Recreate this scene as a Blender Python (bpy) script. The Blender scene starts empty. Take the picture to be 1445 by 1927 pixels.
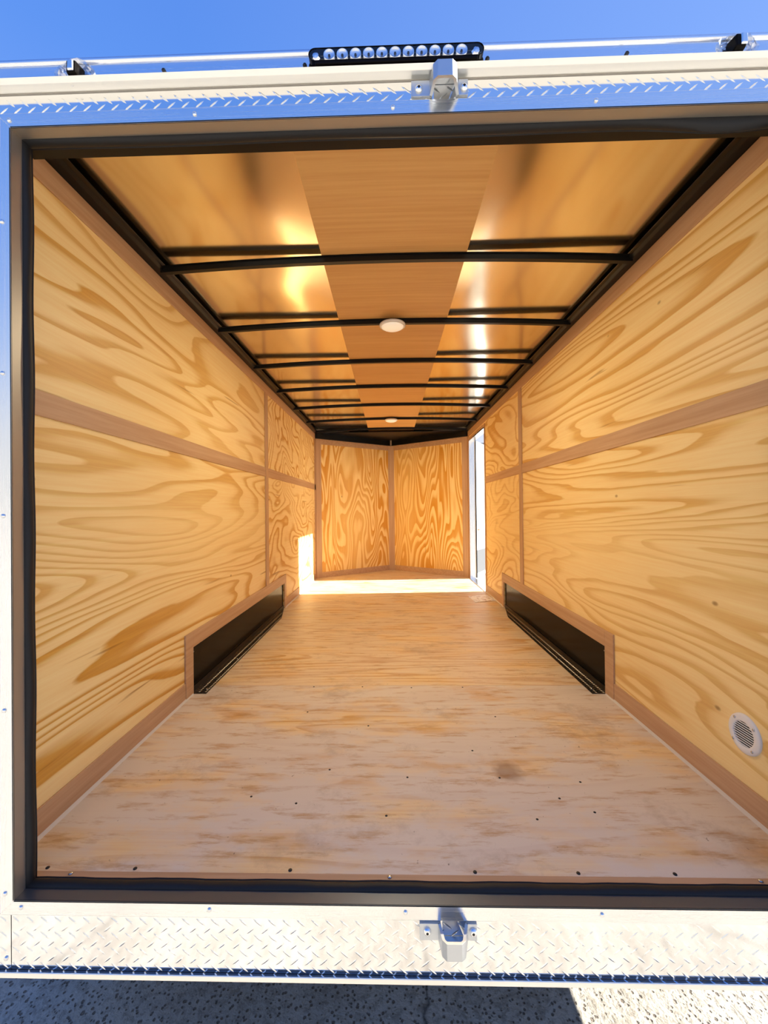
import bpy, math, random
from mathutils import Vector, Matrix
random.seed(7)
scene = bpy.context.scene
COL = scene.collection
PI = math.pi

# ------------------------------------------------------------------ camera
FPX, PX, PY = 793.2, 713.97, 954.26
CAM = (0.0, -0.9757, 0.9072)
YAW, PITCH, ROLL = 0.0245, 0.0066, -0.0105
def cam_setup():
    cd = bpy.data.cameras.new('camera'); co = bpy.data.objects.new('camera', cd); COL.objects.link(co)
    fwd = Vector((-math.sin(YAW)*math.cos(PITCH), math.cos(YAW)*math.cos(PITCH), math.sin(PITCH)))
    right = Vector((math.cos(YAW), math.sin(YAW), 0)); up = right.cross(fwd)
    r2 = right*math.cos(ROLL) + up*math.sin(ROLL); u2 = -right*math.sin(ROLL) + up*math.cos(ROLL)
    m = Matrix((r2, u2, -fwd)).transposed().to_4x4(); m.translation = Vector(CAM)
    co.matrix_world = m
    cd.sensor_fit = 'HORIZONTAL'; cd.sensor_width = 36; cd.lens = 36*FPX/1445
    cd.shift_x = (722.5-PX)/1445; cd.shift_y = (PY-963.5)/1445
    cd.clip_start = 0.02; cd.clip_end = 500
    scene.camera = co
cam_setup()
scene.view_settings.view_transform = 'Standard'
scene.view_settings.look = 'None'
scene.view_settings.exposure = 0.0
scene.view_settings.gamma = 1.0
scene.view_settings.use_curve_mapping = False
scene.cycles.max_bounces = 16; scene.cycles.diffuse_bounces = 10; scene.cycles.glossy_bounces = 8
scene.cycles.transmission_bounces = 8; scene.cycles.transparent_max_bounces = 12
scene.cycles.sample_clamp_indirect = 12
scene.cycles.caustics_reflective = True

# ------------------------------------------------------------------ sky and sun
SUN_E = 20.5
SKY_S = 1.0
def world_setup():
    w = bpy.data.worlds.new('sky'); scene.world = w; w.use_nodes = True
    nt = w.node_tree; N = nt.nodes; L = nt.links; N.clear()
    out = N.new('ShaderNodeOutputWorld'); bg = N.new('ShaderNodeBackground'); bg.inputs[1].default_value = SKY_S
    tc = N.new('ShaderNodeTexCoord'); sp = N.new('ShaderNodeSeparateXYZ'); L.new(tc.outputs['Generated'], sp.inputs[0])
    r = N.new('ShaderNodeValToRGB'); e = r.color_ramp.elements
    e[0].position = 0.0; e[0].color = (.90, .885, .85, 1); e[1].position = 1.0; e[1].color = (.075, .21, .74, 1)
    for p, c in ((.17, (.88, .90, .94, 1)), (.235, (.50, .68, 1.06, 1)), (.42, (.23, .43, 1.0, 1)), (.68, (.12, .31, .90, 1))):
        x = e.new(p); x.color = c
    L.new(sp.outputs[2], r.inputs[0])
    mr = N.new('ShaderNodeMapRange'); mr.inputs[1].default_value = -.3; mr.inputs[2].default_value = .9
    L.new(sp.outputs[0], mr.inputs[0])
    mx = N.new('ShaderNodeMixRGB'); mx.inputs[2].default_value = (.42, .62, 1.15, 1)
    mul = N.new('ShaderNodeMath'); mul.operation = 'MULTIPLY'; mul.inputs[1].default_value = .55
    L.new(mr.outputs[0], mul.inputs[0]); L.new(mul.outputs[0], mx.inputs[0]); L.new(r.outputs[0], mx.inputs[1])
    L.new(mx.outputs[0], bg.inputs[0]); L.new(bg.outputs[0], out.inputs[0])
world_setup()
def sun_setup():
    ld = bpy.data.lights.new('sun', 'SUN'); ld.energy = SUN_E; ld.angle = math.radians(.53); ld.color = (1, .95, .86)
    o = bpy.data.objects.new('sun', ld); COL.objects.link(o)
    o.rotation_euler = Vector((-1, -.05, -.563)).to_track_quat('-Z', 'Y').to_euler()
sun_setup()

# ------------------------------------------------------------------ materials
def mat_base(name, rough=.5, metal=0., color=(.5, .5, .5), spec=.5):
    m = bpy.data.materials.new(name); m.use_nodes = True
    b = m.node_tree.nodes['Principled BSDF']
    b.inputs['Base Color'].default_value = (*color, 1); b.inputs['Roughness'].default_value = rough
    b.inputs['Metallic'].default_value = metal; b.inputs['Specular IOR Level'].default_value = spec
    return m, m.node_tree, b
def nn(nt, t, **kw):
    n = nt.nodes.new(t)
    for k, v in kw.items(): setattr(n, k, v)
    return n
def coords(nt, scale=(1, 1, 1), off=(0, 0, 0)):
    tc = nn(nt, 'ShaderNodeTexCoord'); mp = nn(nt, 'ShaderNodeMapping')
    mp.inputs['Scale'].default_value = scale; mp.inputs['Location'].default_value = off
    nt.links.new(tc.outputs['Object'], mp.inputs[0]); return mp.outputs[0]
def noise(nt, vec, scale=5, detail=3, rough=.5, dist=0.):
    n = nn(nt, 'ShaderNodeTexNoise'); n.inputs['Scale'].default_value = scale; n.inputs['Detail'].default_value = detail
    n.inputs['Roughness'].default_value = rough; n.inputs['Distortion'].default_value = dist
    nt.links.new(vec, n.inputs['Vector']); return n.outputs[0]
def math_(nt, op, a, b=None, clamp=False):
    n = nn(nt, 'ShaderNodeMath', operation=op, use_clamp=clamp)
    for i, v in enumerate((a, b)):
        if v is None: continue
        if isinstance(v, (int, float)): n.inputs[i].default_value = v
        else: nt.links.new(v, n.inputs[i])
    return n.outputs[0]
def ramp(nt, fac, stops, interp='LINEAR'):
    r = nn(nt, 'ShaderNodeValToRGB'); r.color_ramp.interpolation = interp; e = r.color_ramp.elements
    def c4(c): return (c, c, c, 1) if isinstance(c, (int, float)) else (*c, 1)
    e[0].position, e[0].color = stops[0][0], c4(stops[0][1]); e[1].position, e[1].color = stops[-1][0], c4(stops[-1][1])
    for p, c in stops[1:-1]:
        x = e.new(p); x.color = c4(c)
    nt.links.new(fac, r.inputs[0]); return r.outputs[0]
def mix(nt, fac, a, b, mode='MIX'):
    n = nn(nt, 'ShaderNodeMixRGB', blend_type=mode)
    for i, v in enumerate((fac, a, b)):
        if isinstance(v, (int, float)): n.inputs[i].default_value = v
        elif isinstance(v, tuple): n.inputs[i].default_value = (*v, 1)
        else: nt.links.new(v, n.inputs[i])
    return n.outputs[0]
def bump(nt, b, h, strength=.2, dist=.01):
    n = nn(nt, 'ShaderNodeBump'); n.inputs['Strength'].default_value = strength; n.inputs['Distance'].default_value = dist
    nt.links.new(h, n.inputs['Height']); nt.links.new(n.outputs[0], b.inputs['Normal'])

def plywood(name, grain, rings=9, across=2.2, along=.45, seed=0., light=(.87, .65, .30), dark=(.58, .275, .03), dirt=0., knots=True, cover=0., amt=1.):
    """rotary-cut pine: contour bands of a stretched height field"""
    m, nt, b = mat_base(name, .48, spec=.3)
    sc = [across]*3; sc['xyz'.index(grain)] = along
    fs = [90.]*3; fs['xyz'.index(grain)] = 2.5
    off = (seed*3.7, seed*5.3, seed*7.1)
    v = coords(nt, tuple(sc), off)
    h = noise(nt, v, 1., 2.2, .42, .35)
    ws = [9.]*3; ws['xyz'.index(grain)] = 1.6
    h2 = noise(nt, coords(nt, tuple(ws), off), 1., 3, .55)
    hh = math_(nt, 'ADD', h, math_(nt, 'MULTIPLY', h2, .022))
    fr = math_(nt, 'FRACT', math_(nt, 'MULTIPLY', hh, rings*2.2))
    band = ramp(nt, fr, [(0, 0.), (.34-cover, .04), (.50-cover, .38), (.62-cover, .9), (.80, 1.), (.845, .08), (1., 0.)])
    amp = ramp(nt, noise(nt, coords(nt, tuple(s*.8 for s in sc), (off[1], off[2], off[0])), 1., 1.5), [(.3, .30*amt+cover), (.6, .95*amt)])
    band = math_(nt, 'MULTIPLY', band, amp)
    fib = noise(nt, coords(nt, tuple(fs), off), 1., 4, .6)
    c = mix(nt, band, light, dark)
    c = mix(nt, .30, c, ramp(nt, fib, [(.3, .38), (.7, .78)]), 'OVERLAY')
    tone = noise(nt, coords(nt, (1.1, 1.1, 1.1), off), 1., 2)
    c = mix(nt, .10, c, ramp(nt, tone, [(.3, (.48, .36, .22)), (.7, (.62, .60, .56))]), 'OVERLAY')
    ss = [30.]*3; ss['xyz'.index(grain)] = 1.3
    sp_ = ramp(nt, noise(nt, coords(nt, tuple(ss), (off[2], off[0], off[1])), 1., 2.5, .5), [(.70, 0.), (.745, .75)])
    c = mix(nt, math_(nt, 'MULTIPLY', sp_, amp), c, (.34, .145, .02))
    if knots:
        ks = [7.]*3; ks['xyz'.index(grain)] = 4.
        vo = nn(nt, 'ShaderNodeTexVoronoi'); vo.inputs['Scale'].default_value = .62
        nt.links.new(coords(nt, tuple(ks), off), vo.inputs['Vector'])
        kf = ramp(nt, vo.outputs['Distance'], [(.0, .85), (.022, .7), (.042, 0.), (1., 0.)])
        c = mix(nt, kf, c, (.26, .12, .03))
    if dirt:
        d1 = noise(nt, coords(nt, (1.3, 2.6, 1), (3, 5, 0)), 1.6, 5, .6)
        c = mix(nt, math_(nt, 'MULTIPLY', ramp(nt, d1, [(.36, 0.), (.52, 1.)]), dirt), c, (.665, .605, .51))
        d2 = noise(nt, coords(nt, (5, 24, 1), (1, 9, 0)), 1., 6, .7)
        c = mix(nt, ramp(nt, d2, [(.53, 0.), (.66, .7)]), c, (.47, .25, .085))
        d3 = noise(nt, coords(nt, (60, 38, 1), (8, 2, 0)), 1., 3, .6)
        c = mix(nt, ramp(nt, d3, [(.70, 0.), (.745, .75)]), c, (.13, .075, .04))
        d4 = noise(nt, coords(nt, (3, 3, 1), (18, 12, 0)), 1., 7, .72)
        c = mix(nt, ramp(nt, d4, [(.55, 0.), (.68, .42)]), c, (.34, .24, .16))
        # one oily stain
        gp = nn(nt, 'ShaderNodeTexGradient', gradient_type='SPHERICAL')
        wv = nn(nt, 'ShaderNodeVectorMath', operation='ADD')
        nzc = nn(nt, 'ShaderNodeTexNoise'); nzc.inputs['Scale'].default_value = 14.
        nt.links.new(coords(nt), nzc.inputs['Vector'])
        sc_ = nn(nt, 'ShaderNodeVectorMath', operation='SCALE'); sc_.inputs['Scale'].default_value = 1.0
        nt.links.new(nzc.outputs['Color'], sc_.inputs[0])
        nt.links.new(coords(nt, (15, 13, 1), (-.395*15-.5, -.495*13-.5, -.5)), wv.inputs[0]); nt.links.new(sc_.outputs[0], wv.inputs[1])
        nt.links.new(wv.outputs[0], gp.inputs[0])
        c = mix(nt, ramp(nt, gp.outputs['Fac'], [(.12, 0.), (.55, .62)]), c, (.26, .14, .065))
    nt.links.new(c, b.inputs['Base Color'])
    bump(nt, b, fib, .08, .004)
    return m

def luan(name, grain, col=(.56, .365, .215), col2=(.46, .275, .145)):
    m, nt, b = mat_base(name, .5, spec=.3)
    fs = [60.]*3; fs['xyz'.index(grain)] = 1.8
    f = noise(nt, coords(nt, tuple(fs)), 1., 4, .6)
    f2 = noise(nt, coords(nt, tuple(s*.1 for s in fs), (3, 1, 7)), 1., 3, .6)
    c = mix(nt, ramp(nt, f, [(.32, 0.), (.7, 1.)]), col2, col)
    c = mix(nt, .35, c, ramp(nt, f2, [(.3, .4), (.7, .62)]), 'OVERLAY')
    nt.links.new(c, b.inputs['Base Color']); bump(nt, b, f, .08, .003)
    return m

def metal(name, color=(.85, .85, .85), rough=.2, streak=None, aniso=0.):
    m, nt, b = mat_base(name, rough, 1., color)
    if streak is not None:
        fs = [160.]*3; fs['xyz'.index(streak)] = 2.
        f = noise(nt, coords(nt, tuple(fs)), 1., 3, .6)
        nt.links.new(ramp(nt, f, [(.3, rough*.8), (.7, rough*1.35)]), b.inputs['Roughness'])
        bump(nt, b, f, .02, .002)
    return m

def concrete():
    m, nt, b = mat_base('concrete', .9, spec=.2)
    v = coords(nt)
    f = noise(nt, v, 38., 6, .65); g = noise(nt, v, 5., 4, .6); big = noise(nt, v, .6, 3)
    c = mix(nt, ramp(nt, g, [(.3, 0.), (.7, 1.)]), (.385, .35, .298), (.535, .495, .424))
    vo = nn(nt, 'ShaderNodeTexVoronoi'); vo.inputs['Scale'].default_value = 75.; nt.links.new(v, vo.inputs['Vector'])
    pit = ramp(nt, math_(nt, 'ADD', vo.outputs['Distance'], math_(nt, 'MULTIPLY', f, .95)), [(.62, 1.), (.78, 0.)])
    c = mix(nt, math_(nt, 'MULTIPLY', pit, .8), c, (.13, .10, .075))
    c = mix(nt, math_(nt, 'MULTIPLY', ramp(nt, f, [(.50, 0.), (.60, 1.)]), .45), c, (.19, .165, .125))
    # cracks
    vc = nn(nt, 'ShaderNodeTexVoronoi', feature='DISTANCE_TO_EDGE'); vc.inputs['Scale'].default_value = .8
    wob = nn(nt, 'ShaderNodeVectorMath', operation='ADD'); nz = nn(nt, 'ShaderNodeTexNoise'); nz.inputs['Scale'].default_value = 4.; nz.inputs['Detail'].default_value = 5
    nt.links.new(v, nz.inputs['Vector'])
    s2 = nn(nt, 'ShaderNodeVectorMath', operation='SCALE'); s2.inputs['Scale'].default_value = .16
    nt.links.new(nz.outputs['Color'], s2.inputs[0]); nt.links.new(v, wob.inputs[0]); nt.links.new(s2.outputs[0], wob.inputs[1])
    nt.links.new(wob.outputs[0], vc.inputs['Vector'])
    cr = ramp(nt, vc.outputs['Distance'], [(.0, .8), (.0025, .5), (.005, 0.)])
    c = mix(nt, cr, c, (.06, .055, .05))
    nt.links.new(c, b.inputs['Base Color'])
    h = math_(nt, 'SUBTRACT', f, math_(nt, 'MULTIPLY', pit, .7))
    bump(nt, b, h, .9, .012)
    return m

M = {}
M['concrete'] = concrete()
M['alum'] = metal('brushed_aluminium', (.88, .88, .87), .24, 'x')
M['alum_v'] = metal('brushed_aluminium_upright', (.88, .88, .87), .24, 'z')
M['tread'] = metal('tread_plate', (.90, .90, .885), .10)
M['lip'] = metal('drip_rail_aluminium', (.90, .885, .83), .36, 'x')
M['fascia'] = metal('fascia_aluminium', (.86, .87, .90), .22, 'x')
M['zinc'] = metal('zinc_steel', (.60, .63, .66), .42)
M['chrome'] = metal('chrome', (.92, .92, .92), .08)
M['return'] = mat_base('dull_aluminium_return', .42, .75, (.36, .34, .305))[0]
M['shelf'] = mat_base('dull_shelf', .35, .6, (.10, .115, .14))[0]
M['rivet'] = metal('rivet_aluminium', (.80, .81, .82), .2)
M['roofsheet'] = metal('galvanised_roof_sheet', (.80, .71, .55), .15)
M['black'] = mat_base('black_painted_steel', .32, 0., (.006, .0055, .005), .22)[0]
M['blackpanel'] = mat_base('black_sheet_metal', .16, 0., (.005, .004, .003), .06)[0]
M['blacktread'] = mat_base('black_tread', .28, .9, (.085, .075, .065), .6)[0]
M['treadmark'] = mat_base('highlit_tread_mark', .3, .9, (.26, .22, .17))[0]  # tan highlights on the black bars, put into a lighter colour
M['reflector'] = metal('silvered_reflector', (.86, .87, .88), .22)
M['rubber'] = mat_base('black_rubber', .55, 0., (.011, .011, .012), .3)[0]
M['white'] = mat_base('white_painted_skin', .35, 0., (.80, .80, .79), .5)[0]
M['whiteplastic'] = mat_base('white_plastic', .4, 0., (.74, .74, .73), .5)[0]
M['darkhole'] = mat_base('dark_hole', .7, 0., (.02, .03, .03), .2)[0]
M['caulk'] = mat_base('white_caulk', .6, 0., (.62, .57, .48), .3)[0]
M['paper'] = None
M['screw'] = metal('screw_steel', (.55, .57, .60), .25)
M['darkscrew'] = mat_base('dark_screw', .5, .6, (.03, .03, .03))[0]
M['grey'] = mat_base('grey_plate', .45, 0., (.11, .115, .12))[0]
M['orange'] = mat_base('orange_sticker', .5, 0., (.40, .07, .02))[0]
M['bracket'] = mat_base('raw_steel_bracket', .5, .3, (.30, .22, .15))[0]
M['luan_x'] = luan('luan_batten_across', 'x'); M['luan_y'] = luan('luan_batten', 'y'); M['luan_z'] = luan('luan_batten_upright', 'z')
M['strip'] = luan('luan_ceiling_board', 'x', (.66, .40, .155), (.58, .325, .11))
def lens_mat(name, rough=.03, fac=.75, tint=(.95, .97, 1.)):
    m = bpy.data.materials.new(name); m.use_nodes = True; nt = m.node_tree; nt.nodes.clear()
    o = nn(nt, 'ShaderNodeOutputMaterial'); t = nn(nt, 'ShaderNodeBsdfTransparent'); g = nn(nt, 'ShaderNodeBsdfGlossy'); x = nn(nt, 'ShaderNodeMixShader')
    t.inputs[0].default_value = (*tint, 1); g.inputs['Roughness'].default_value = rough
    x.inputs[0].default_value = 1-fac; nt.links.new(t.outputs[0], x.inputs[1]); nt.links.new(g.outputs[0], x.inputs[2]); nt.links.new(x.outputs[0], o.inputs[0])
    return m
M['lens'] = lens_mat('clear_lens', .02, .93)
M['wrap'] = lens_mat('crumpled_clear_plastic', .18, .52)
M['dome'], _nt, _b = mat_base('frosted_dome_lens', .3, 0., (.86, .84, .78), .5)
_b.inputs['Emission Color'].default_value = (1., .86, .66, 1); _b.inputs['Emission Strength'].default_value = .35
def paper_mat():
    m, nt, b = mat_base('printed_paper', .6)
    f = noise(nt, coords(nt, (22, 30, 1)), 1., 3, .6)
    nt.links.new(ramp(nt, f, [(.36, (.50, .14, .09)), (.42, (.45, .42, .40)), (.45, (.88, .87, .85)), (1., (.90, .89, .87))]), b.inputs['Base Color'])
    return m
M['paper'] = paper_mat()
def corrugated():
    m, nt, b = mat_base('corrugated_grey_metal', .5, .3, (.27, .30, .32))
    return m
M['shed'] = corrugated()

# ------------------------------------------------------------------ mesh helpers
class MB:
    def __init__(s): s.v = []; s.f = []
    def add(s, vs, fs):
        n = len(s.v); s.v += [tuple(p) for p in vs]; s.f += [tuple(i+n for i in f) for f in fs]; return s
    def box(s, x0, x1, y0, y1, z0, z1):
        if x0 > x1: x0, x1 = x1, x0
        if y0 > y1: y0, y1 = y1, y0
        if z0 > z1: z0, z1 = z1, z0
        return s.add([(x0,y0,z0),(x1,y0,z0),(x1,y1,z0),(x0,y1,z0),(x0,y0,z1),(x1,y0,z1),(x1,y1,z1),(x0,y1,z1)],
                     [(0,3,2,1),(4,5,6,7),(0,1,5,4),(1,2,6,5),(2,3,7,6),(3,0,4,7)])
    def hexa(s, b, t):
        """box from four bottom and four top corners"""
        return s.add(list(b)+list(t), [(0,3,2,1),(4,5,6,7),(0,1,5,4),(1,2,6,5),(2,3,7,6),(3,0,4,7)])
    def extrude(s, prof, axis, a0, a1, closed=True):
        """prism: profile points in the two other axes, run along axis"""
        n = len(prof); vs = []
        for a in (a0, a1):
            for p in prof:
                q = list(p); q.insert('xyz'.index(axis), a); vs.append(q)
        fs = [(i, (i+1) % n, n+(i+1) % n, n+i) for i in range(n if closed else n-1)]
        if closed: fs += [tuple(range(n-1, -1, -1)), tuple(range(n, 2*n))]
        return s.add(vs, fs)
    def grid(s, fn, nu, nv):
        vs = [fn(i/nu, j/nv) for j in range(nv+1) for i in range(nu+1)]
        fs = [(j*(nu+1)+i, j*(nu+1)+i+1, (j+1)*(nu+1)+i+1, (j+1)*(nu+1)+i) for j in range(nv) for i in range(nu)]
        return s.add(vs, fs)
    def lathe(s, c, ax, prof, seg=20):
        """prof: (radius, height along ax)"""
        ax = Vector(ax).normalized(); t = Vector((0, 0, 1)) if abs(ax.z) < .9 else Vector((1, 0, 0))
        u = ax.cross(t).normalized(); w = ax.cross(u); c = Vector(c); vs = []; fs = []; k = len(prof)
        for (r, h) in prof:
            for i in range(seg):
                a = 2*PI*i/seg; vs.append(c + ax*h + (u*math.cos(a) + w*math.sin(a))*r)
        for j in range(k-1):
            for i in range(seg):
                fs.append((j*seg+i, j*seg+(i+1) % seg, (j+1)*seg+(i+1) % seg, (j+1)*seg+i))
        fs.append(tuple(range(seg-1, -1, -1))); fs.append(tuple((k-1)*seg+i for i in range(seg)))
        return s.add(vs, fs)
    def treadbar(s, fn, u, v, ang, ln=.030, w=.0055, h=.0012):
        """one lens-shaped raised bar of tread plate; fn(u, v, h) -> point"""
        ca, sa = math.cos(ang), math.sin(ang)
        def P(a, b, hh): return fn(u + a*ca - b*sa, v + a*sa + b*ca, hh)
        L = ln/2; q = L*.45
        vs = [P(-L,0,0),P(-q,w/2,0),P(q,w/2,0),P(L,0,0),P(q,-w/2,0),P(-q,-w/2,0),P(-q*.8,0,h),P(q*.8,0,h)]
        return s.add(vs, [(0,6,1),(1,6,7,2),(2,7,3),(3,7,4),(4,7,6,5),(5,6,0)])
    def build(s, name, m, parent=None, smooth=False, bevel=0., loc=None, fix=True):
        me = bpy.data.meshes.new(name); me.from_pydata([tuple(p) for p in s.v], [], s.f); me.validate()
        if fix:
            import bmesh
            bm = bmesh.new(); bm.from_mesh(me); bmesh.ops.recalc_face_normals(bm, faces=bm.faces); bm.to_mesh(me); bm.free()
        me.materials.append(m)
        if smooth:
            for p in me.polygons: p.use_smooth = True
        o = bpy.data.objects.new(name, me); COL.objects.link(o)
        if loc is not None: o.location = loc
        if bevel:
            bv = o.modifiers.new('bevel', 'BEVEL'); bv.width = bevel; bv.segments = 2; bv.limit_method = 'ANGLE'; bv.angle_limit = .6
        if parent is not None: o.parent = parent
        return o
def autosmooth(o, ang=.6):
    me = o.data
    for p in me.polygons: p.use_smooth = True
    import bmesh
    bm = bmesh.new(); bm.from_mesh(me)
    for e in bm.edges:
        if len(e.link_faces) == 2 and e.calc_face_angle(0) > ang: e.smooth = False
    bm.to_mesh(me); bm.free(); return o
def empty(name, loc=(0, 0, 0)):
    o = bpy.data.objects.new(name, None); COL.objects.link(o); o.location = loc; o.empty_display_size = .05; return o
def tag(o, label, cat, group=None):
    o['label'] = label; o['category'] = cat
    if group: o['group'] = group
    return o
def struct(o): o['kind'] = 'structure'; return o
def child_of(o, parent):
    """parent o (built in world coordinates) under a parent that may stand elsewhere"""
    o.parent = parent; o.matrix_parent_inverse = Matrix.Translation(-Vector(parent.location)); return o

# ------------------------------------------------------------------ dimensions (metres, floor z = 0, rear face y = 0)
LW, RW, CX = -.994, 1.046, .026
G = .495                       # ground below the floor
TOP = 1.933                    # top of the wall boards
YB, YN = 4.64, 5.42            # start and tip of the vee nose
JL, JR = -.891, .943           # rear opening
HZ = 1.8234                    # underside of the rear header
MID0, MID1 = 1.184, 1.256      # middle batten
DY0, DY1, DZ = 3.66, 4.565, 1.81  # side door opening
SEAM0, SEAM1 = 2.362, 2.432    # upright batten at the sheet joint
OL, OR = LW-.05, RW+.05        # outer skin
XE0, XE1 = -1.03, 1.085        # outer edges of the rear frame

# ------------------------------------------------------------------ ground
g = MB().grid(lambda u, v: (-60+120*u, -60+120*v, -G), 1, 1).build('ground', M['concrete']); struct(g)

# ------------------------------------------------------------------ trailer shell
fl = MB().box(OL, OR, .056, YB, -.03, -.018)
fl.add([(OL, YB, -.03), (OR, YB, -.03), (CX, YN+.05, -.03)], [(0, 1, 2)])
floor = struct(fl.build('floor', M['black']))
def floorsheet(y0, y1, seed):
    m = plywood('floor_plywood', 'x', 7, 3.4, .45, seed, (.76, .545, .285), (.56, .285, .07), dirt=.85 if y0 < 1.1 else .38, knots=False)
    b = MB()
    if y0 < YB: b.box(LW, RW, y0+.001, min(y1, YB)-.001, -.018, 0)
    if y1 > YB:
        ya = max(y0, YB)
        b.add([(LW, ya, 0), (RW, ya, 0), (CX, YN, 0)], [(0, 1, 2)])
    return b.build('plywood_sheet', m, floor)
floorsheet(.078, 1.207, 1.); floorsheet(1.207, 2.414, 2.3); floorsheet(2.414, 3.62, 3.1); floorsheet(3.62, 5.0, 4.4)

WY0, WY1, WZ = 1.108, 2.935, .232     # wheel box opening
def wall(side):
    s = -1 if side == 'left' else 1
    x = LW if s < 0 else RW
    xo = OL if s < 0 else OR
    xi = x + s*.008
    sh = MB()
    def piece(b, xa, xb, y0, y1, z0, z1):
        holes = [(WY0, WY1, -1, WZ)]
        if s > 0: holes.append((DY0, DY1, -1, DZ))
        ys = sorted({y0, y1} | {h[k] for h in holes for k in (0, 1) if y0 < h[k] < y1})
        zs = sorted({z0, z1} | {h[3] for h in holes if z0 < h[3] < z1})
        for a0, a1 in zip(ys, ys[1:]):
            for c0, c1 in zip(zs, zs[1:]):
                my, mz = (a0+a1)/2, (c0+c1)/2
                if any(h[0] < my < h[1] and mz < h[3] for h in holes): continue
                b.box(xa, xb, a0, a1, c0, c1)
    piece(sh, xi+s*.002, xo, .055, YB, -.166, 2.0)
    w = struct(sh.build('wall_'+side, M['white']))
    if s < 0:
        specs = [(.06, 2.396, 0, 1.2195, 'y', 9.0, 2.3, .30, 11.3, 1), (.06, 2.396, 1.2205, TOP, 'y', 8.0, 2.2, .30, 5.2, 1),
                 (2.397, YB, 0, 1.2195, 'y', 9, 2.0, .95, 23.7, 1), (2.397, YB, 1.2205, TOP, 'y', 9, 2.0, 1.2, 31.9, 1.05)]
    else:
        specs = [(.06, 2.396, 0, 1.2195, 'y', 15, 2.6, .20, 41.3, .72), (.06, 2.396, 1.2205, TOP, 'y', 8, 2.5, .20, 57.2, .9),
                 (2.397, YB, 0, 1.2195, 'y', 10, 2.2, .7, 63.7, .75), (2.397, YB, 1.2205, TOP, 'y', 8, 2.2, .8, 71.9, .85)]
    for (y0, y1, z0, z1, gr, ri, ac, al, seed, k) in specs:
        m = plywood('wall_plywood', gr, ri, ac, al, seed, amt=k)
        b = MB(); piece(b, x, xi, y0, y1, z0, z1); b.build('plywood_sheet', m, w)
    return w
wall('left'); wall('right')

# the vee nose
def vee(xa, ya, xb, yb, seed, parent):
    d = Vector((xb-xa, yb-ya, 0)); n = Vector((d.y, -d.x, 0)).normalized()
    if n.y > 0: n = -n
    m = plywood('nose_plywood', 'z', 10, 2.6, .55, seed, (.88, .63, .26), (.62, .265, .018), cover=.22)
    o = n*-.01
    MB().hexa([(xa,ya,0),(xb,yb,0),(xb+o.x,yb+o.y,0),(xa+o.x,ya+o.y,0)], [(xa,ya,1.9),(xb,yb,1.9),(xb+o.x,yb+o.y,1.9),(xa+o.x,ya+o.y,1.9)]).build('plywood_sheet', m, parent)
    return n
bk = MB()
for (xa, xb) in ((LW, CX), (RW, CX)):
    sx = -.012 if xa < 0 else .012
    bk.hexa([(xa+sx,YB+.012,-.12),(CX,YN+.014,-.12),(CX,YN+.05,-.12),(xa+4*sx,YB+.012,-.12)], [(xa+sx,YB+.012,2.0),(CX,YN+.014,2.0),(CX,YN+.05,2.0),(xa+4*sx,YB+.012,2.0)])
wb = struct(bk.build('wall_back', M['white']))
nL = vee(LW, YB, CX, YN, 3.3, wb); nR = vee(RW, YB, CX, YN, 8.8, wb)

def trim_box(num, *bx, m='luan_y'):
    return struct(MB().box(*bx).build('trim_%d' % num, M[m], bevel=.0012))
tn = 1
def seg_on_vee(xa, s0, s1, z0, z1, n, num, m):
    """batten lying on one face of the vee between fractions s0, s1"""
    A = Vector((xa, YB, 0)); B = Vector((CX, YN, 0)); a = A.lerp(B, s0); b = A.lerp(B, s1); o = n*.006
    c = [a, b, b+o, a+o]
    return struct(MB().hexa([(p.x, p.y, z0) for p in c], [(p.x, p.y, z1) for p in c]).build('trim_%d' % num, M[m]))
BT = .006
for s, x in ((1, LW), (-1, RW)):
    xa = x + s*BT
    # middle batten in two lengths, upright batten, top batten, corner batten
    trim_box(tn, x, xa, .06, SEAM0, MID0, MID1); tn += 1
    trim_box(tn, x, xa, SEAM1, YB if s > 0 else DY0-.03, MID0, MID1); tn += 1
    trim_box(tn, x, x+s*(BT+.003), SEAM0, SEAM1, .31, TOP-.075, m='luan_z'); tn += 1
    trim_box(tn, x, xa, .06, YB, TOP-.075, TOP); tn += 1
    trim_box(tn, x, xa, YB-.07, YB-.004, 0, TOP-.075, m='luan_z'); tn += 1
for xa, n in ((LW, nL), (RW, nR)):
    seg_on_vee(xa, .005, .07, .0, 1.87, n, tn, 'luan_z'); tn += 1
    seg_on_vee(xa, .07, .955, 1.80, 1.87, n, tn, 'luan_x'); tn += 1
    seg_on_vee(xa, .07, .955, .0, .075, n, tn, 'luan_x'); tn += 1
# rounded batten in the tip of the vee
p = [(CX-.045, YN-.034), (CX+.045, YN-.034), (CX+.05, YN-.028), (CX, YN-.002), (CX-.05, YN-.028)]
struct(MB().extrude(p, 'z', 0, 1.87).build('trim_%d' % tn, M['luan_z'])); tn += 1

# baseboards with a bead of caulk
def baseboard(side):
    s, x = (1, LW) if side == 'left' else (-1, RW)
    b = MB().box(x, x+s*BT, .06, 1.03, 0, .082)
    b.box(x, x+s*BT, 2.993, (YB-.07) if s > 0 else DY0-.03, 0, .082)
    o = struct(b.build('baseboard_'+side, M['luan_y'], bevel=.0012))
    c = MB()
    for y0, y1 in ((.075, 1.10), (2.94, YB-.07 if s > 0 else DY0-.03)):
        c.extrude([(x+s*BT, .0), (x+s*(BT+.007), .0), (x+s*(BT+.0025), .005), (x+s*BT, .009)], 'y', y0, y1)
    cb = c.build('caulk_bead', M['caulk'], o); cb['label'] = 'white caulk bead'
baseboard('left'); baseboard('right')

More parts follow.
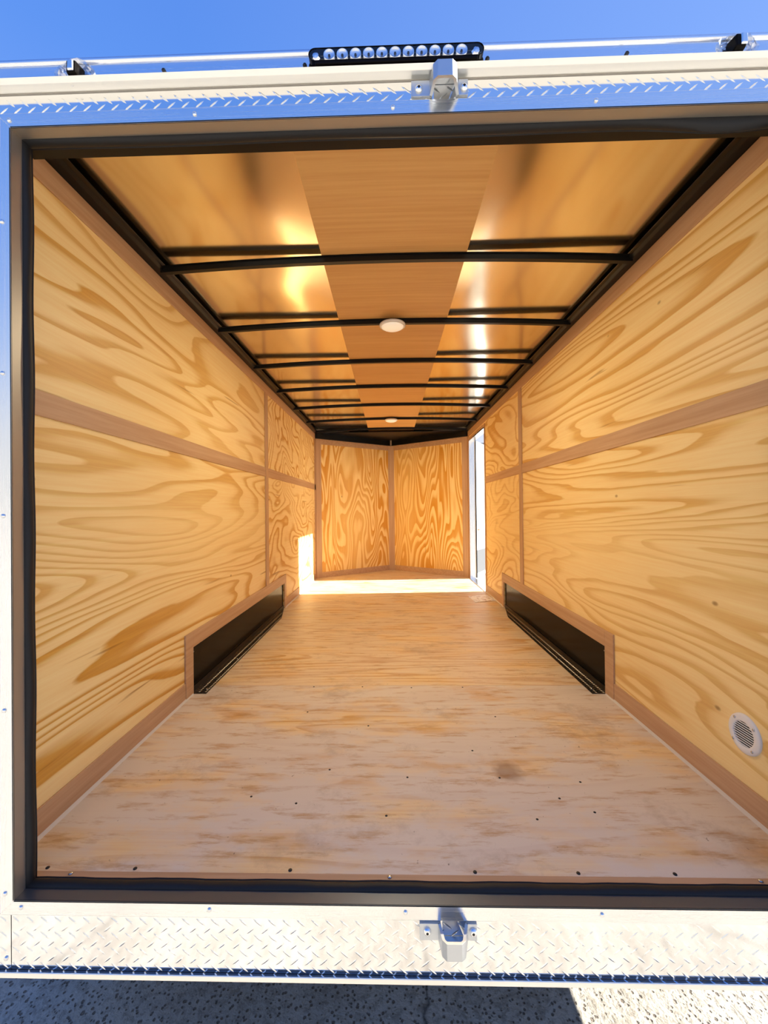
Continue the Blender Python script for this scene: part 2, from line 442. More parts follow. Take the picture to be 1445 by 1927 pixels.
# ------------------------------------------------------------------ roof
BOWS = [.797, 1.398, 2.02, 2.632, 3.263, 3.915, 4.514, 4.965]
def crown(x): return -.030*((x-CX)/1.0)**2
def xlim(y):
    if y < YB: return LW+.004, RW-.004
    t = (YN-y)/(YN-YB); return CX+(LW-CX)*t+.0, CX+(RW-CX)*t
roof = struct(MB().box(OL, OR, .10, YB+.02, 2.005, 2.03).add([(OL, YB+.02, 2.03), (OR, YB+.02, 2.03), (CX, YN+.06, 2.03)], [(0, 1, 2)]).build('ceiling', M['white']))
SX0, SX1 = -.275, .332
ys = []
edges_ = [.10] + BOWS
for a, b in zip(edges_, edges_[1:]):
    for k in range(10): ys.append((a + (b-a)*k/10, k/10))
ys.append((BOWS[-1], 0)); ys.append((YN-.1, 0))
def sheet(x0, x1, ph):
    b = MB(); nx = 22; vs = []
    for (y, t) in ys:
        l, r = xlim(y)
        for i in range(nx+1):
            u = i/nx; x = max(l, min(r, x0+(x1-x0)*u))
            sag = -.0045*math.sin(PI*t)**2*math.sin(PI*u)*(1+.6*math.sin(y*2.3+ph))
            wave = .0022*math.sin(PI*t)*math.sin(2*PI*u+ph+y*1.7)
            vs.append((x, y, 1.992+.42*crown(x)+sag+wave))
    fs = [(j*(nx+1)+i, j*(nx+1)+i+1, (j+1)*(nx+1)+i+1, (j+1)*(nx+1)+i) for j in range(len(ys)-1) for i in range(nx)]
    b.add(vs, fs); return b.build('roof_sheet', M['roofsheet'], roof, smooth=True, fix=False)
sheet(LW+.004, SX0+.01, .4); sheet(SX1-.01, RW-.004, 2.1)
cb = MB()
n = 12
def cpt(u, v, dz): x = SX0+(SX1-SX0)*u; return (x, .10+(4.98-.10)*v, 1.980+crown(x)+dz)
cb.grid(lambda u, v: cpt(u, v, 0), n, 1); cb.grid(lambda u, v: cpt(u, v, .006), n, 1)
cb.grid(lambda u, v: (cpt(0, v, .006*u)), 1, 1); cb.grid(lambda u, v: (cpt(1, v, .006*u)), 1, 1)
cb.build('centre_board', M['strip'], roof, smooth=False)

ordn = ['first', 'second', 'third', 'fourth', 'fifth', 'sixth', 'seventh', 'eighth']
def bow_mesh():
    """hat-section bow, arched, centred on y = 0"""
    prof = [(-.019, .014), (-.019, .011), (-.012, .011), (-.011, -.011), (.011, -.011), (.012, .011), (.019, .011), (.019, .014)]
    b = MB(); nx = 28; k = len(prof); vs = []
    for i in range(nx+1):
        x = LW+.03 + (RW-LW-.06)*i/nx
        for (y, z) in prof: vs.append((x, y, 1.9655+crown(x)+z))
    fs = [(i*k+j, i*k+(j+1) % k, (i+1)*k+(j+1) % k, (i+1)*k+j) for i in range(nx) for j in range(k)]
    b.add(vs, fs); return b
bow0 = autosmooth(bow_mesh().build('roof_bow', M['black']), .5)
for i, y in enumerate(BOWS):
    o = bow0 if i == 0 else bow0.copy()
    if i: COL.objects.link(o)
    o.location = (0, y, 0)
    if i == 7:
        o.data = o.data.copy()
        l, r = xlim(y)
        for v in o.data.vertices: v.co.x = max(l+.01, min(r-.01, v.co.x))
    lab = ['black steel roof bow nearest the rear opening', 'black steel roof bow carrying the nearer round ceiling light',
           'third black steel roof bow from the rear, just past the nearer ceiling light', 'fourth black steel roof bow from the rear opening, midway along the ceiling',
           'fifth black steel roof bow from the rear, just before the farther ceiling light', 'black steel roof bow carrying the farther round ceiling light',
           'seventh black steel roof bow from the rear, just beyond the farther ceiling light', 'short black steel roof bow above the pointed nose, farthest of all'][i]
    tag(o, lab, 'roof beam', 'black roof bows')
for s, x, sd in ((1, LW, 'left'), (-1, RW, 'right')):
    prof = [(x-s*.004, TOP+.001), (x+s*.034, TOP+.001), (x+s*.046, TOP+.010), (x+s*.049, 1.957), (x+s*.042, 1.968), (x-s*.004, 1.968)]
    o = MB().extrude(prof, 'y', .09, YB).build('roof_rail', M['black'], bevel=.002)
    tag(o, 'black steel roof rail along the top of the %s plywood wall' % sd, 'rail', 'roof rails')
nc = MB()
nc.hexa([(LW+.01, YB+.01, 1.945), (RW-.01, YB+.01, 1.945), (CX+.04, YN-.01, 1.945), (CX-.04, YN-.01, 1.945)], [(LW+.01, YB+.01, 1.955), (RW-.01, YB+.01, 1.955), (CX+.04, YN-.01, 1.955), (CX-.04, YN-.01, 1.955)])
t = empty('nose_frame', (CX, YN-.1, 1.88)); tag(t, 'black steel roof frame in the pointed nose, above the far plywood panels', 'frame')
child_of(nc.build('cover', M['black']), t)
for xa, nvec in ((LW, nL), (RW, nR)):
    A = Vector((xa, YB, 0)); B = Vector((CX, YN, 0)); o = nvec*.03
    c = [A, B, B+o, A+o]
    child_of(MB().hexa([(p.x, p.y, 1.872) for p in c], [(p.x, p.y, 1.945) for p in c]).build('nose_rail', M['black']), t)
br = child_of(MB().box(CX-.012, CX+.012, YN-.09, YN-.06, 1.872, 1.945).build('centre_bracket', M['bracket']), t); br['label'] = 'bare steel centre bracket'

# ------------------------------------------------------------------ ceiling lights
DOME_W = 15.5
def dome(y, label, power):
    z = 1.9545
    t = empty('ceiling_light', (CX, y, z))
    tag(t, label, 'ceiling light', 'round ceiling lights')
    MB().lathe((0, 0, 0), (0, 0, -1), [(.070, 0), (.074, .004), (.072, .013), (.066, .015)], 40).build('base_ring', M['whiteplastic'], t, smooth=True)
    pr = [(.064, .013)] + [(.062*math.cos(a), .014+.018*math.sin(a)) for a in [k*PI/2/7 for k in range(7)]] + [(.004, .032)]
    MB().lathe((0, 0, 0), (0, 0, -1), pr, 40).build('dome_lens', M['dome'], t, smooth=True)
    ld = bpy.data.lights.new('ceiling_lamp', 'AREA'); ld.shape = 'DISK'; ld.size = .12; ld.energy = power; ld.color = (1., .84, .57)
    lo = bpy.data.objects.new('ceiling_lamp', ld); COL.objects.link(lo); lo.location = (0, 0, -.036); lo.parent = t
dome(1.398, 'round white ceiling light on the roof bow nearer the rear opening', DOME_W)
dome(3.915, 'small-looking round white ceiling light farther in, toward the nose', DOME_W*.5)

# ------------------------------------------------------------------ wheel boxes
def wheel_box(side):
    s, x = (1, LW) if side == 'left' else (-1, RW)
    t = empty('wheel_box', (x, (WY0+WY1)/2, 0))
    tag(t, 'long low black wheel box in the %s plywood wall, edged with brown battens' % side, 'wheel box', 'wheel boxes')
    P = MB().grid(lambda u, v: (x-s*(.006-.0025*math.sin(7*u+2)*math.sin(PI*v)*math.sin(PI*u)), WY0-.002+(WY1-WY0+.004)*u, WZ*v+.002*0), 40, 8)
    pn = child_of(P.build('side_panel', M['blackpanel'], smooth=True, fix=False), t)
    if s < 0: pn.data.flip_normals()
    f = MB()
    f.box(x, x+s*.008, 1.030, WY0, 0, .31); f.box(x, x+s*.008, WY1, 2.993, 0, .31); f.box(x, x+s*.008, WY0, WY1, WZ, .31)
    fr = child_of(f.build('batten_frame', M['luan_y'], bevel=.001), t); fr['label'] = 'brown batten frame'
    # folded tread angle lying on the floor
    xe = x+s*.070
    st = MB().extrude([(x-s*.004, WY0), (xe, WY0), (xe, WY1-.36), (x-s*.002, WY1)], 'z', 0.0, .0025).box(x-s*.004, x-s*.0015, WY0, WY1, .0, .028)
    tb = MB(); fn = lambda u, v, h: (u, v, .0025+h)
    k = 0; yy = WY0+.010
    while yy < WY1-.008:
        for j, uu in enumerate((.011, .029, .047, .061)):
            if uu+.008 > .070*min(1, (WY1-yy)/.36): continue
            tb.treadbar(fn, x+s*uu, yy+(.009 if j % 2 else 0), PI/4 if j % 2 else -PI/4, .018, .0042, .0024)
        yy += .019
    mk = tb.build('tread_mark', M['treadmark'])
    stp = child_of(st.build('tread_strip', M['blacktread']), t)
    mk.parent = stp; mk.matrix_parent_inverse = Matrix.Identity(4)
    for q in range(5):
        y = WY0+.05+(WY1-WY0-.1)*q/4
        child_of(MB().lathe((x+s*(.050 if q < 4 else .008), y, .003), (0, 0, 1), [(.005, 0), (.0045, .002), (.002, .0032)], 10).build('rivet', M['rivet'], smooth=True), t)
    for (yy, zz) in ((WY0+.025, .04), (WY0+.03, .20), (WY1-.03, .19), (WY1-.22, .20)):
        child_of(MB().lathe((x-s*.006, yy, zz), (s, 0, 0), [(.004, 0), (.0035, .0015), (.001, .002)], 10).build('screw', M['screw'], smooth=True), t)
wheel_box('left'); wheel_box('right')

# ------------------------------------------------------------------ round wall vent
def vent():
    c = Vector((RW, .304, .2315)); R = .058; ri = .036
    t = empty('wall_vent', c); tag(t, 'round white plastic vent low on the right plywood wall', 'vent')
    ax = Vector((-1, 0, 0))
    # flange as a ring
    b = MB(); seg = 48; prof = [(R, 0), (R-.001, .004), (R-.004, .006), (ri+.003, .0075), (ri, .006), (ri-.0001, .0002)]
    vs = []; fs = []
    for (r, h) in prof:
        for i in range(seg):
            a = 2*PI*i/seg; vs.append((-h, r*math.cos(a), r*math.sin(a)))
    for j in range(len(prof)-1):
        for i in range(seg): fs.append((j*seg+i, j*seg+(i+1) % seg, (j+1)*seg+(i+1) % seg, (j+1)*seg+i))
    b.add(vs, fs).build('flange', M['whiteplastic'], t, smooth=True)
    MB().lathe((-.0006, 0, 0), ax, [(ri-.0002, -.0003), (ri-.0002, 0), (.001, .0001)], 40).build('duct_shade_disk', M['darkhole'], t)  # flat dark disk: shade behind the louvres put into its colour
    for k in range(10):
        z = -ri+.0045 + (2*ri-.009)*k/9; w = math.sqrt(max(ri*ri-z*z, 1e-6))
        pr = [(-.0062, z-.0013), (-.0062, z+.0013), (-.0046, z+.0013), (-.0046, z-.0013)]
        vs = [(p[0], yy, p[1]) for yy in (-w, w) for p in pr]
        MB().add(vs, [(0,1,5,4),(1,2,6,5),(2,3,7,6),(3,0,4,7),(3,2,1,0),(4,5,6,7)]).build('louvre', M['whiteplastic'], t)
    for k in range(4):
        a = PI*.28 + k*PI/2; q = (-.0068, .0475*math.cos(a), .0475*math.sin(a))
        MB().lathe(q, ax, [(.0042, -.002), (.0040, .001), (.002, .0022)], 12).build('screw', M['screw'], t, smooth=True)
vent()

# ------------------------------------------------------------------ rear frame
def rivet_at(x, z, par, y=-.001, r=.0052):
    o = MB().lathe((0, 0, 0), (0, -1, 0), [(r, 0), (r*.92, r*.35), (r*.62, r*.62), (r*.3, r*.72)], 14).build('rivet', M['rivet'], smooth=True, loc=(x, y, z))
    child_of(o, par); return o
W_ = .034
th = .003
def frame_piece(label, quad, ret, mat):
    """mitred face bar: quad of four (x, z) on the face, ret: the return leg as box"""
    b = MB(); y0, y1 = -.0028, .0
    b.hexa([(x, y1, z) for x, z in quad], [(x, y0, z) for x, z in quad])
    o = b.build('frame_angle', M[mat], bevel=.0008)
    rl = MB().hexa(*ret).build('return_leg', M['return' if ret[0][0][2] != -th else 'shelf'], o); rl['label'] = 'dull grey return leg'  # sill leg: reflection of the black header put into a darker colour
    tag(o, label, 'metal trim', 'aluminium angles around the rear opening'); return o
RD = .030   # depth of the return leg
top = frame_piece('aluminium angle with rivets across the top of the rear opening', [(JL, HZ), (JR, HZ), (JR+W_, HZ+W_), (JL-W_, HZ+W_)],
    ([(JL, -.0028, HZ), (JR, -.0028, HZ), (JR, RD, HZ), (JL, RD, HZ)], [(JL, -.0028, HZ+th), (JR, -.0028, HZ+th), (JR, RD, HZ+th), (JL, RD, HZ+th)]), 'alum')
bot = frame_piece('aluminium sill angle with rivets along the bottom of the rear opening', [(JL, 0), (JR, 0), (JR+W_, -W_), (JL-W_, -W_)],
    ([(JL, -.0028, -th), (JR, -.0028, -th), (JR, RD, -th), (JL, RD, -th)], [(JL, -.0028, 0), (JR, -.0028, 0), (JR, RD, 0), (JL, RD, 0)]), 'alum')
lef = frame_piece('upright aluminium angle with rivets down the left side of the rear opening', [(JL, 0), (JL, HZ), (JL-W_, HZ+W_), (JL-W_, -W_)],
    ([(JL-th, -.0028, 0), (JL, -.0028, 0), (JL, RD, 0), (JL-th, RD, 0)], [(JL-th, -.0028, HZ), (JL, -.0028, HZ), (JL, RD, HZ), (JL-th, RD, HZ)]), 'alum_v')
rig = frame_piece('upright aluminium angle down the right side of the rear opening', [(JR, 0), (JR, HZ), (JR+W_, HZ+W_), (JR+W_, -W_)],
    ([(JR, -.0028, 0), (JR+th, -.0028, 0), (JR+th, RD, 0), (JR, RD, 0)], [(JR, -.0028, HZ), (JR+th, -.0028, HZ), (JR+th, RD, HZ), (JR, RD, HZ)]), 'alum_v')
for x in (-.893, -.448, .017, .483, .93): rivet_at(x, 1.841, top, -.0028)
for x in (-.874, -.428, .026, .471, .915): rivet_at(x, -.0155, bot, -.0028)
for z in (.016, .444, .902, 1.24, 1.60): rivet_at(-.912, z, lef, -.0028)
for z in (.016, .444, .902, 1.24, 1.60): rivet_at(.964, z, rig, -.0028)

# structural posts behind the angles (black tube), header and sill tube
hb = MB().box(XE0+.002, XE1-.002, .004, .088, HZ+th, 1.984)
tag(hb.build('header_beam', M['black']), 'black steel header beam above the rear opening, behind the rubber seal', 'beam')
for nm, x0, x1, lab in (('left', XE0+.002, JL-th, 'black steel post behind the left rear frame angle'), ('right', JR+th, XE1-.002, 'black steel post behind the right rear frame angle')):
    po = MB().box(x0, x1, .003, .055, 0, HZ+th).build('post_tube', M['black'], lef if nm == 'left' else rig); po['label'] = 'black post tube'
tag(MB().box(XE0+.01, XE1-.01, .003, .055, -.15, -th).build('sill_beam', M['black']), 'black steel sill beam behind the rear tread plate', 'beam')

# rubber seals: a flat fin with a bulb
def seal(name_lab, path, inward, amp=.0012):
    """path: list of (x, z); inward: unit (x, z) pointing into the opening; bulb section swept along path"""
    prof = [(0, RD-.001), (.0035, RD), (.0075, RD+.006), (.009, RD+.013), (.0065, RD+.020), (.004, RD+.023), (.0055, RD+.026), (0, RD+.027), (-.002, RD+.027), (-.002, RD-.001)]
    b = MB(); k = len(prof); vs = []
    for i, (x, z, e) in enumerate(path):
        for (d, y) in prof:
            dd = d*(1+e) + (e*.004 if d > 0 else 0)
            vs.append((x+inward[0]*dd, y, z+inward[1]*dd))
    n = len(path)
    fs = [(i*k+j, i*k+(j+1) % k, (i+1)*k+(j+1) % k, (i+1)*k+j) for i in range(n-1) for j in range(k)]
    fs += [tuple(range(k)), tuple((n-1)*k+j for j in range(k-1, -1, -1))]
    o = autosmooth(b.add(vs, fs).build('rubber_seal', M['rubber']), .9)
    tag(o, name_lab, 'seal', 'rubber seals around the rear opening'); return o
N_ = 60
def bulge(x): return 1.1*math.exp(-((x-.80)/.12)**2) + .15*math.sin(x*9)
seal('black rubber seal along the top of the rear opening, sagging loose toward the right', [(JL+(JR-JL)*i/N_, HZ, bulge(JL+(JR-JL)*i/N_)) for i in range(N_+1)], (0, -1))
seal('black rubber seal along the sill of the rear opening', [(JL+(JR-JL)*i/N_, 0, .10*math.sin(i*.7)+.05*math.sin(i*2.1)) for i in range(N_+1)], (0, 1))
seal('black rubber seal down the left side of the rear opening', [(JL, HZ*i/N_, .15*math.sin(i*.5)) for i in range(N_+1)], (1, 0))
seal('black rubber seal down the right side of the rear opening', [(JR, HZ*i/N_, .15*math.sin(i*.5)) for i in range(N_+1)], (-1, 0))
# inner rubber/steel lip of the header
tag(MB().box(JL-.02, JR+.02, RD+.027, .088, HZ+.0005, HZ+.003).build('header_lip', M['black']), 'thin black steel lip under the header, inside the top rubber seal', 'metal trim')

# wooden strip at the floor edge with its screws
t = MB().box(JL-.02, JR+.02, .0565, .078, -.018, .0012).build('floor_edge_strip', M['luan_x'], bevel=.0008)
tag(t, 'narrow brown wooden strip along the rear edge of the floor', 'trim strip')
for x in (-.811, -.01, .885): child_of(MB().lathe((x, .070, .0012), (0, 0, 1), [(.0055, 0), (.005, .0025), (.003, .0035)], 12).build('screw', M['screw'], smooth=True), t)
for i, x in enumerate((-.885, -.658, -.261, .203, .458, .694)):
    MB().lathe((x, .088, 0), (0, 0, 1), [(.005, 0), (.0045, .0015), (.002, .002)], 10).build('screw', M['darkscrew'], floor, smooth=True)
for (x, y) in ((-.30, .33), (-.22, .50), (.05, .46), (.36, .46), (.52, .36), (-.02, .28), (-.45, .36), (.62, .44), (.30, .62), (-.10, .80), (-.38, .92), (.45, .88), (.10, 1.18), (.36, 1.185), (-.4, 1.19), (-.15, 1.19), (.6, .30), (.42, .27)):
    MB().lathe((x, y, 0), (0, 0, 1), [(.004, 0), (.0035, .001), (.001, .0014)], 8).build('screw', M['darkscrew'], floor, smooth=True)

# tread plates on the rear face
def tread_plate(label, x0, x1, z0, z1, extra=None, cut=None, flip=0):
    b = MB().box(x0, x1, .0, .002, z0, z1)
    fn = lambda u, v, h: (u, -h, v)
    pz, px = .0177, .0336
    r = 0; z = z0+.009
    while z < z1-.004:
        x = x0+.012+(px/2 if r % 2 else 0)
        while x < x1-.010:
            if not (cut and cut(x, z)): b.treadbar(fn, x, z, (PI/4 if (r+flip) % 2 else -PI/4)*.85, .029, .0044, .0011)
            x += px
        z += pz; r += 1
    if extra: extra(b)
    o = b.build('tread_plate', M['tread'], fix=True)
    tag(o, label, 'tread plate', 'tread plate on the rear face'); return o
PB = -.162
tread_plate('raised-pattern aluminium tread plate below the rear sill', -.899, XE1, PB, -.0335)
co = tread_plate('narrow corner piece of tread plate left of the sill plate seam', XE0, -.901, PB, -.0335)
rivet_at(-.912, -.137, co, 0)
tread_plate('narrow tread plate above the rear opening, under the drip rail', -.921, .972, HZ+W_-.001, 1.9045, flip=1)
cp = tread_plate('upright corner post of tread plate at the left rear edge', XE0, -.9255, -.0335, 1.9045)
tread_plate('upright corner post of tread plate at the right rear edge', .9775, XE1, -.0335, 1.9045)
# bottom rail: shelf turned outward with a bright front lip
b = MB().extrude([(.004, PB-.002), (-.0068, PB-.002), (-.0072, PB+.0005), (-.0085, PB+.0005), (-.0092, PB-.0005), (-.0092, PB-.0115), (-.008, PB-.012), (.004, PB-.004)], 'x', XE0, XE1)
sb = MB(); x = XE0+.01
while x < XE1-.02:
    sb.treadbar(lambda u, v, h: (u, v, PB-.0012+h), x, -.0035, -.75, .012, .0032, .0012); x += .0336*.82
br_ = b.build('bottom_rail', M['lip'])
sh_ = MB().box(XE0, XE1, -.0069, .0, PB-.002, PB-.0012).build('shelf', M['shelf'], br_); sh_['label'] = 'dark shelf'
sb.build('tread_mark', M['rivet'], br_)
tag(br_, 'bright aluminium rail along the bottom edge of the rear tread plate', 'rail')
# drip rail above the header plate
b = MB().extrude([(.004, 1.9045), (-.0230, 1.9045), (-.0238, 1.9050), (-.0305, 1.9132), (-.0293, 1.9142), (-.0220, 1.9075), (.004, 1.9075)], 'x', XE0, XE1)
dr_ = b.build('drip_rail', M['lip'])
MB().box(XE0, XE1, -.0022, -.0002, 1.9030, 1.9048).build('dark_gap_strip', M['return'], dr_)  # shaded gap between rail and plate, drawn as a dark strip
tag(dr_, 'pale aluminium drip rail running across above the top tread plate', 'rail')
# fascia with a rounded bright top edge
b = MB().extrude([(0, 1.9075), (0, 1.970), (-.004, 1.972), (-.006, 1.977), (-.005, 1.982), (0, 1.986), (.09, 1.988), (.09, 1.9075)], 'x', XE0, XE1)
fa = autosmooth(b.build('roof_fascia', M['fascia']), .8)
tag(fa, 'smooth aluminium roof fascia behind the brake light bar, below the sky', 'fascia')
for x in (-.52, .553, -.187, .236):
    child_of(MB().lathe((x, 0, 1.945), (0, -1, 0), [(.005, 0), (.005, .006), (.003, .008)], 6).build('screw', M['darkscrew']), fa)

# ------------------------------------------------------------------ door keepers
def keeper(xo, z0, z1, label, flip):
    t = empty('door_keeper', (xo+.065, 0, (z0+z1)/2)); tag(t, label, 'latch keeper', 'steel door keepers')
    out = [(.0, -.0005), (.044, -.0005), (.048, -.004), (.053, -.041), (.057, -.046), (.088, -.046), (.092, -.042), (.103, -.005), (.107, -.0005), (.130, -.0005)]
    thk = .0065
    inn = []
    # offset the polyline outward from the wall by the strap thickness
    def off(pts, d):
        res = []
        for i, p in enumerate(pts):
            a = Vector(pts[max(i-1, 0)]); c = Vector(pts[min(i+1, len(pts)-1)]); tdir = (c-a).normalized()
            nrm = Vector((tdir.y, -tdir.x)); res.append((p[0]+nrm.x*d, p[1]+nrm.y*d))
        return res
    o2 = off(out, thk)
    b = MB(); n = len(out); vs = []
    for z in (z0, z1):
        vs += [(xo+p[0], p[1], z) for p in out] + [(xo+p[0], p[1], z) for p in o2]
    fs = []; m2 = 2*n
    for i in range(n-1):
        fs += [(i, i+1, m2+i+1, m2+i), (n+i, n+i+1, m2+n+i+1, m2+n+i), (i, i+1, n+i+1, n+i), (m2+i, m2+i+1, m2+n+i+1, m2+n+i)]
    fs += [(0, n, m2+n, m2), (n-1, 2*n-1, m2+2*n-1, m2+n-1)]
    child_of(autosmooth(b.add(vs, fs).build('strap', M['zinc'], bevel=.001), .5), t)
    # closed end plate of the keeper socket, away from the opening
    zz = z0 if flip else z1-.004
    child_of(MB().extrude([(xo+.052, -.001), (xo+.100, -.001), (xo+.090, -.044), (xo+.057, -.044)], 'z', zz, zz+.004).build('end_plate', M['zinc']), t)
    for bx in (.017, .121):
        bo = empty('bolt', (xo+bx, -.007, (z0+z1)/2 + (.002 if flip else -.002)))
        bo2 = MB().lathe((0, 0, 0), (0, -1, 0), [(.0092, 0), (.0088, .0025), (.0070, .0050), (.0042, .0064), (.002, .0067)], 20).build('bolt', M['chrome'], smooth=True, loc=bo.location)
        bpy.data.objects.remove(bo); child_of(bo2, t)
        s_ = MB().lathe((0, -.0062, 0), (0, -1, 0), [(.0032, 0), (.0032, .0008), (.0010, .0008)], 6).build('bolt_socket', M['darkscrew'], bo2)
keeper(.060, 1.861, 1.897, 'zinc steel door keeper bolted above the rear opening', False)
keeper(.058, -.074, -.037, 'zinc steel door keeper bolted below the rear sill', True)

# ------------------------------------------------------------------ brake light bar and marker lights
def stadium(x0, x1, z0, z1, seg=10):
    r = (z1-z0)/2; zc = (z0+z1)/2; p = []
    for k in range(seg+1): a = -PI/2+PI*k/seg; p.append((x1-r+r*math.cos(a), zc+r*math.sin(a)))
    for k in range(seg+1): a = PI/2+PI*k/seg; p.append((x0+r+r*math.cos(a), zc+r*math.sin(a)))
    return p
def rot_extrude_y(prof, y0, y1):
    return MB().extrude([(p[0], p[1]) for p in prof], 'y', y0, y1)
t = empty('brake_light_bar', (.025, -.016, 1.929)); tag(t, 'clear brake light bar with a row of round lamps above the rear opening', 'light bar')
BX0, BX1, BZ0, BZ1 = -.174, .223, 1.9180, 1.9570
child_of(rot_extrude_y(stadium(BX0, BX1, BZ0, BZ1), -.0142, 0).build('housing', M['blackpanel']), t)
zb0, zb1 = 1.9272, BZ1
so, si = stadium(BX0, BX1, zb0, zb1), stadium(BX0+.0014, BX1-.0014, zb0+.0014, zb1-.0014)
n_ = len(so); vs = [(p[0], y, p[1]) for y in (-.0300, -.0142) for q in (so, si) for p in q]
fs = []
for i in range(n_):
    j = (i+1) % n_
    fs += [(i, j, 2*n_+j, 2*n_+i), (n_+i, n_+j, 3*n_+j, 3*n_+i), (i, j, n_+j, n_+i), (2*n_+i, 2*n_+j, 3*n_+j, 3*n_+i)]
child_of(MB().add(vs, fs).build('bezel', M['blackpanel']), t)
lo_ = child_of(MB().box(BX0+.014, BX1-.014, -.030, -.0142, 1.9195, 1.9283).build('lower_housing', M['blackpanel'], bevel=.002), t)
gb = child_of(rot_extrude_y(stadium(BX0-.004, BX1+.004, BZ0-.004, BZ1+.004), -.006, 0).build('gasket', M['rubber']), t)
ln = child_of(rot_extrude_y(stadium(BX0+.001, BX1-.001, 1.9285, BZ1-.0005), -.030, -.0142).build('lens', M['lens'], bevel=.003), t)
zc = 1.9425
for k in range(11):
    xx = -.127+.0300*k
    cup = MB(); seg = 20; prof = [(.0125, -.0275), (.0138, -.0278), (.0138, -.0145), (.0125, -.0255), (.0095, -.0205), (.0055, -.0175), (.002, -.0168)]
    prof = [(.0126, -.0145), (.0128, -.0292), (.0120, -.0292), (.0105, -.0276), (.007, -.0262), (.0025, -.0256)]
    vs = []; fs = []
    for (r, y) in prof:
        for i in range(seg): a = 2*PI*i/seg; vs.append((xx+r*math.cos(a), y, zc+min(r, .0132)*math.sin(a)))
    for j in range(len(prof)-1):
        for i in range(seg): fs.append((j*seg+i, j*seg+(i+1) % seg, (j+1)*seg+(i+1) % seg, (j+1)*seg+i))
    cup.add(vs, fs)
    rf = child_of(cup.build('reflector', M['reflector'], smooth=True), t)
    MB().lathe((xx, -.0256, zc), (0, -1, 0), [(.0026, 0), (.0026, .0015), (.0012, .0022)], 10).build('diode', M['darkscrew'], smooth=True).parent = rf
for xx, sg in ((-.158, -1), (.206, 1)):
    cr = MB().lathe((xx, -.018, zc), (0, -1, 0), [(.0115, 0), (.0110, .006), (.007, .0098), (.002, .011)], 9)
    child_of(cr.build('end_reflector', M['chrome']), t)

def marker(x, z, label, lean):
    t = empty('marker_light', (x, -.003, z)); tag(t, label, 'marker light', 'wrapped marker lights')
    # housing block with a chrome strip
    b = MB().hexa([(-.014, 0, -.016), (.014, 0, -.016), (.011, -.0295, -.012), (-.011, -.0295, -.012)], [(-.014, 0, .020), (.014, 0, .020), (.011, -.0295, .016), (-.011, -.0295, .016)])
    b.build('housing', M['blackpanel'], t, bevel=.003)
    MB().hexa([(-.006+lean, -.0302, -.010), (.008+lean, -.0302, -.010), (.007+lean, -.034, -.008), (-.005+lean, -.034, -.008)], [(-.006+lean, -.0302, .014), (.008+lean, -.0302, .014), (.006+lean, -.034, .012), (-.004+lean, -.034, .012)]).build('reflector', M['reflector'], t, bevel=.001)
    rnd = random.Random(int(x*1000)); nu, nv = 18, 9
    def f(u, v):
        a = 2*PI*u; c = v
        rr = (.010+.024*math.sin(PI*min(c*.62+.10, 1)))
        k = 1+.34*(rnd.random()-.5)
        return (1.30*rr*math.cos(a)*k+lean*.6, -.002-.027*(1-(2*abs(c-.5))**2)*(.82+.3*rnd.random())*max(.15, c), .92*rr*math.sin(a)*k*.86)
    pts = [[f(i/nu, j/nv) for i in range(nu)] for j in range(nv+1)]
    vs = [p for row in pts for p in row]
    fs = [(j*nu+i, j*nu+(i+1) % nu, (j+1)*nu+(i+1) % nu, (j+1)*nu+i) for j in range(nv) for i in range(nu)]
    w = MB().add(vs, fs).build('plastic_wrap', M['wrap'], t); w['label'] = 'crumpled clear plastic wrap'
marker(-.722, 1.932, 'left marker light wrapped in crumpled clear plastic, above the drip rail', 0)
marker(.788, 1.936, 'right marker light wrapped in crumpled clear plastic, above the drip rail', .003)

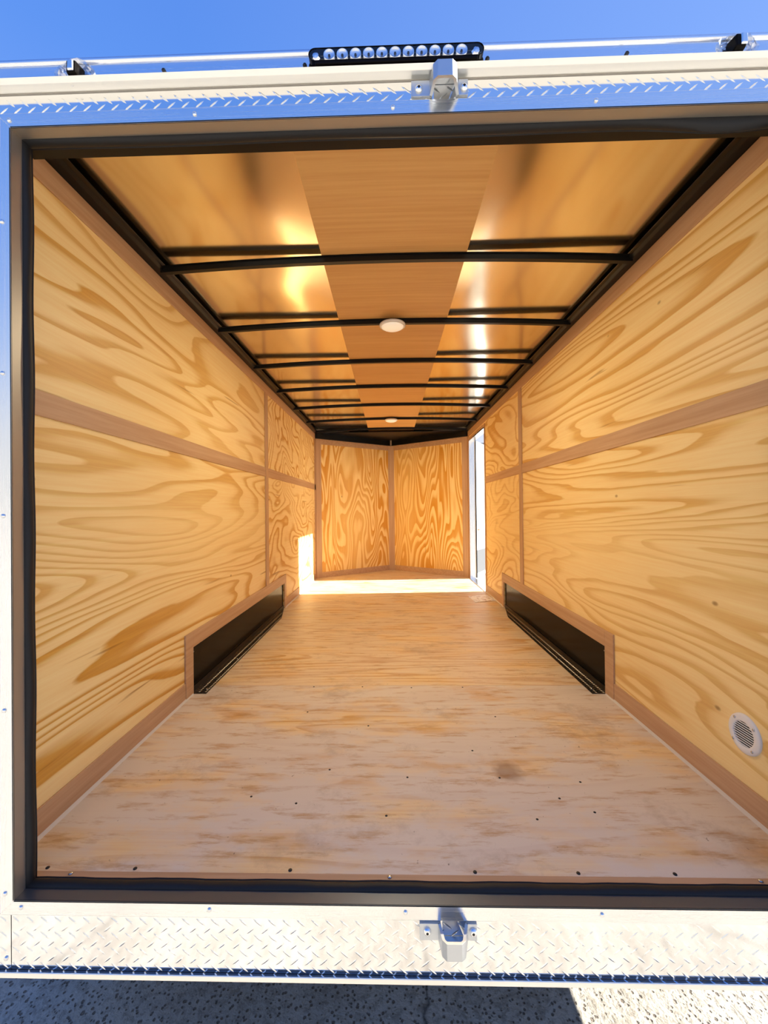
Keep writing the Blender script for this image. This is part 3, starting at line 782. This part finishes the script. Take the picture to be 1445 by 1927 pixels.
# ------------------------------------------------------------------ side door
fr = MB()
xi, xo = RW-.006, OR+.012
fr.box(xi, xo, DY0-.0, DY0+.018, 0, DZ); fr.box(xi, xo, DY1-.018, DY1, 0, DZ); fr.box(xi, xo, DY0, DY1, DZ-.018, DZ); fr.box(xi-.012, xo, DY0, DY1, -.01, .004)
d = struct(MB().add(fr.v, fr.f).build('door_1', M['alum_v']))
tr = MB().box(RW-.0075, RW, DY0-.028, DY0, 0, DZ+.028).box(RW-.0075, RW, DY1, DY1+.03, 0, DZ+.028).box(RW-.0075, RW, DY0, DY1, DZ, DZ+.028)
tr.build('casing', M['luan_z'], d)
H = Vector((OR+.016, DY1-.005, 0)); ang = math.atan2(.879, .477)
lf = empty('door_leaf', H); lf.rotation_euler.z = ang; lf.parent = d
MB().box(0, .90, 0, .035, .012, DZ-.008).build('leaf_panel', M['white'], lf, bevel=.003)
for q in (MB().box(.0, .90, -.004, .0, .012, .055), MB().box(.0, .90, -.004, .0, DZ-.050, DZ-.008), MB().box(0, .045, -.004, 0, .055, DZ-.05), MB().box(.855, .90, -.004, 0, .055, DZ-.05)):
    for f_ in [q]: f_.build('leaf_border', M['whiteplastic'], lf)
kp = MB().box(.05, .85, -.003, 0, .058, .36).build('kick_plate', M['grey'], lf); kp['label'] = 'grey kick plate'
st = MB().box(.09, .20, -.0025, 0, .62, .638).build('sticker', M['orange'], lf); st['label'] = 'orange sticker'
hg = MB().box(-.012, .014, -.012, .002, .012, DZ-.008)
hg.build('piano_hinge', M['zinc'], lf)
MB().box(-.006, .004, -.022, -.012, .012, DZ-.008).build('weather_strip', M['rubber'], lf)

# leaflet lying by the threshold
t = MB().grid(lambda u, v: ((.800+.215*u+.022*v), (3.435+.07*u-.30*v), .0012+.004*math.sin(PI*u)*v), 8, 4)
o = t.build('leaflet', M['paper']); tag(o, 'white and red printed leaflet lying on the floor beside the side door', 'leaflet')
sol = o.modifiers.new('thickness', 'SOLIDIFY'); sol.thickness = .0008

# grey metal shed seen beyond the open door
t = empty('metal_shed', (9., 20., -G)); tag(t, 'grey corrugated metal shed beyond the open side door', 'building')
b = MB(); pts = []
k = 0; x = 3.0
while x < 16:
    pts += [(x, 17.0), (x+.06, 16.96), (x+.14, 16.96), (x+.20, 17.0)]; x += .25
pts += [(16.2, 17.0), (16.2, 25.0), (3.0, 25.0)]
child_of(b.extrude(pts, 'z', -G, 3.55).build('wall_sheet', M['shed']), t)
child_of(MB().hexa([(2.8, 16.7, 3.5), (16.4, 16.7, 3.5), (16.4, 25.2, 3.9), (2.8, 25.2, 3.9)], [(2.8, 16.7, 3.66), (16.4, 16.7, 3.66), (16.4, 25.2, 4.06), (2.8, 25.2, 4.06)]).build('roof', M['shed']), t)
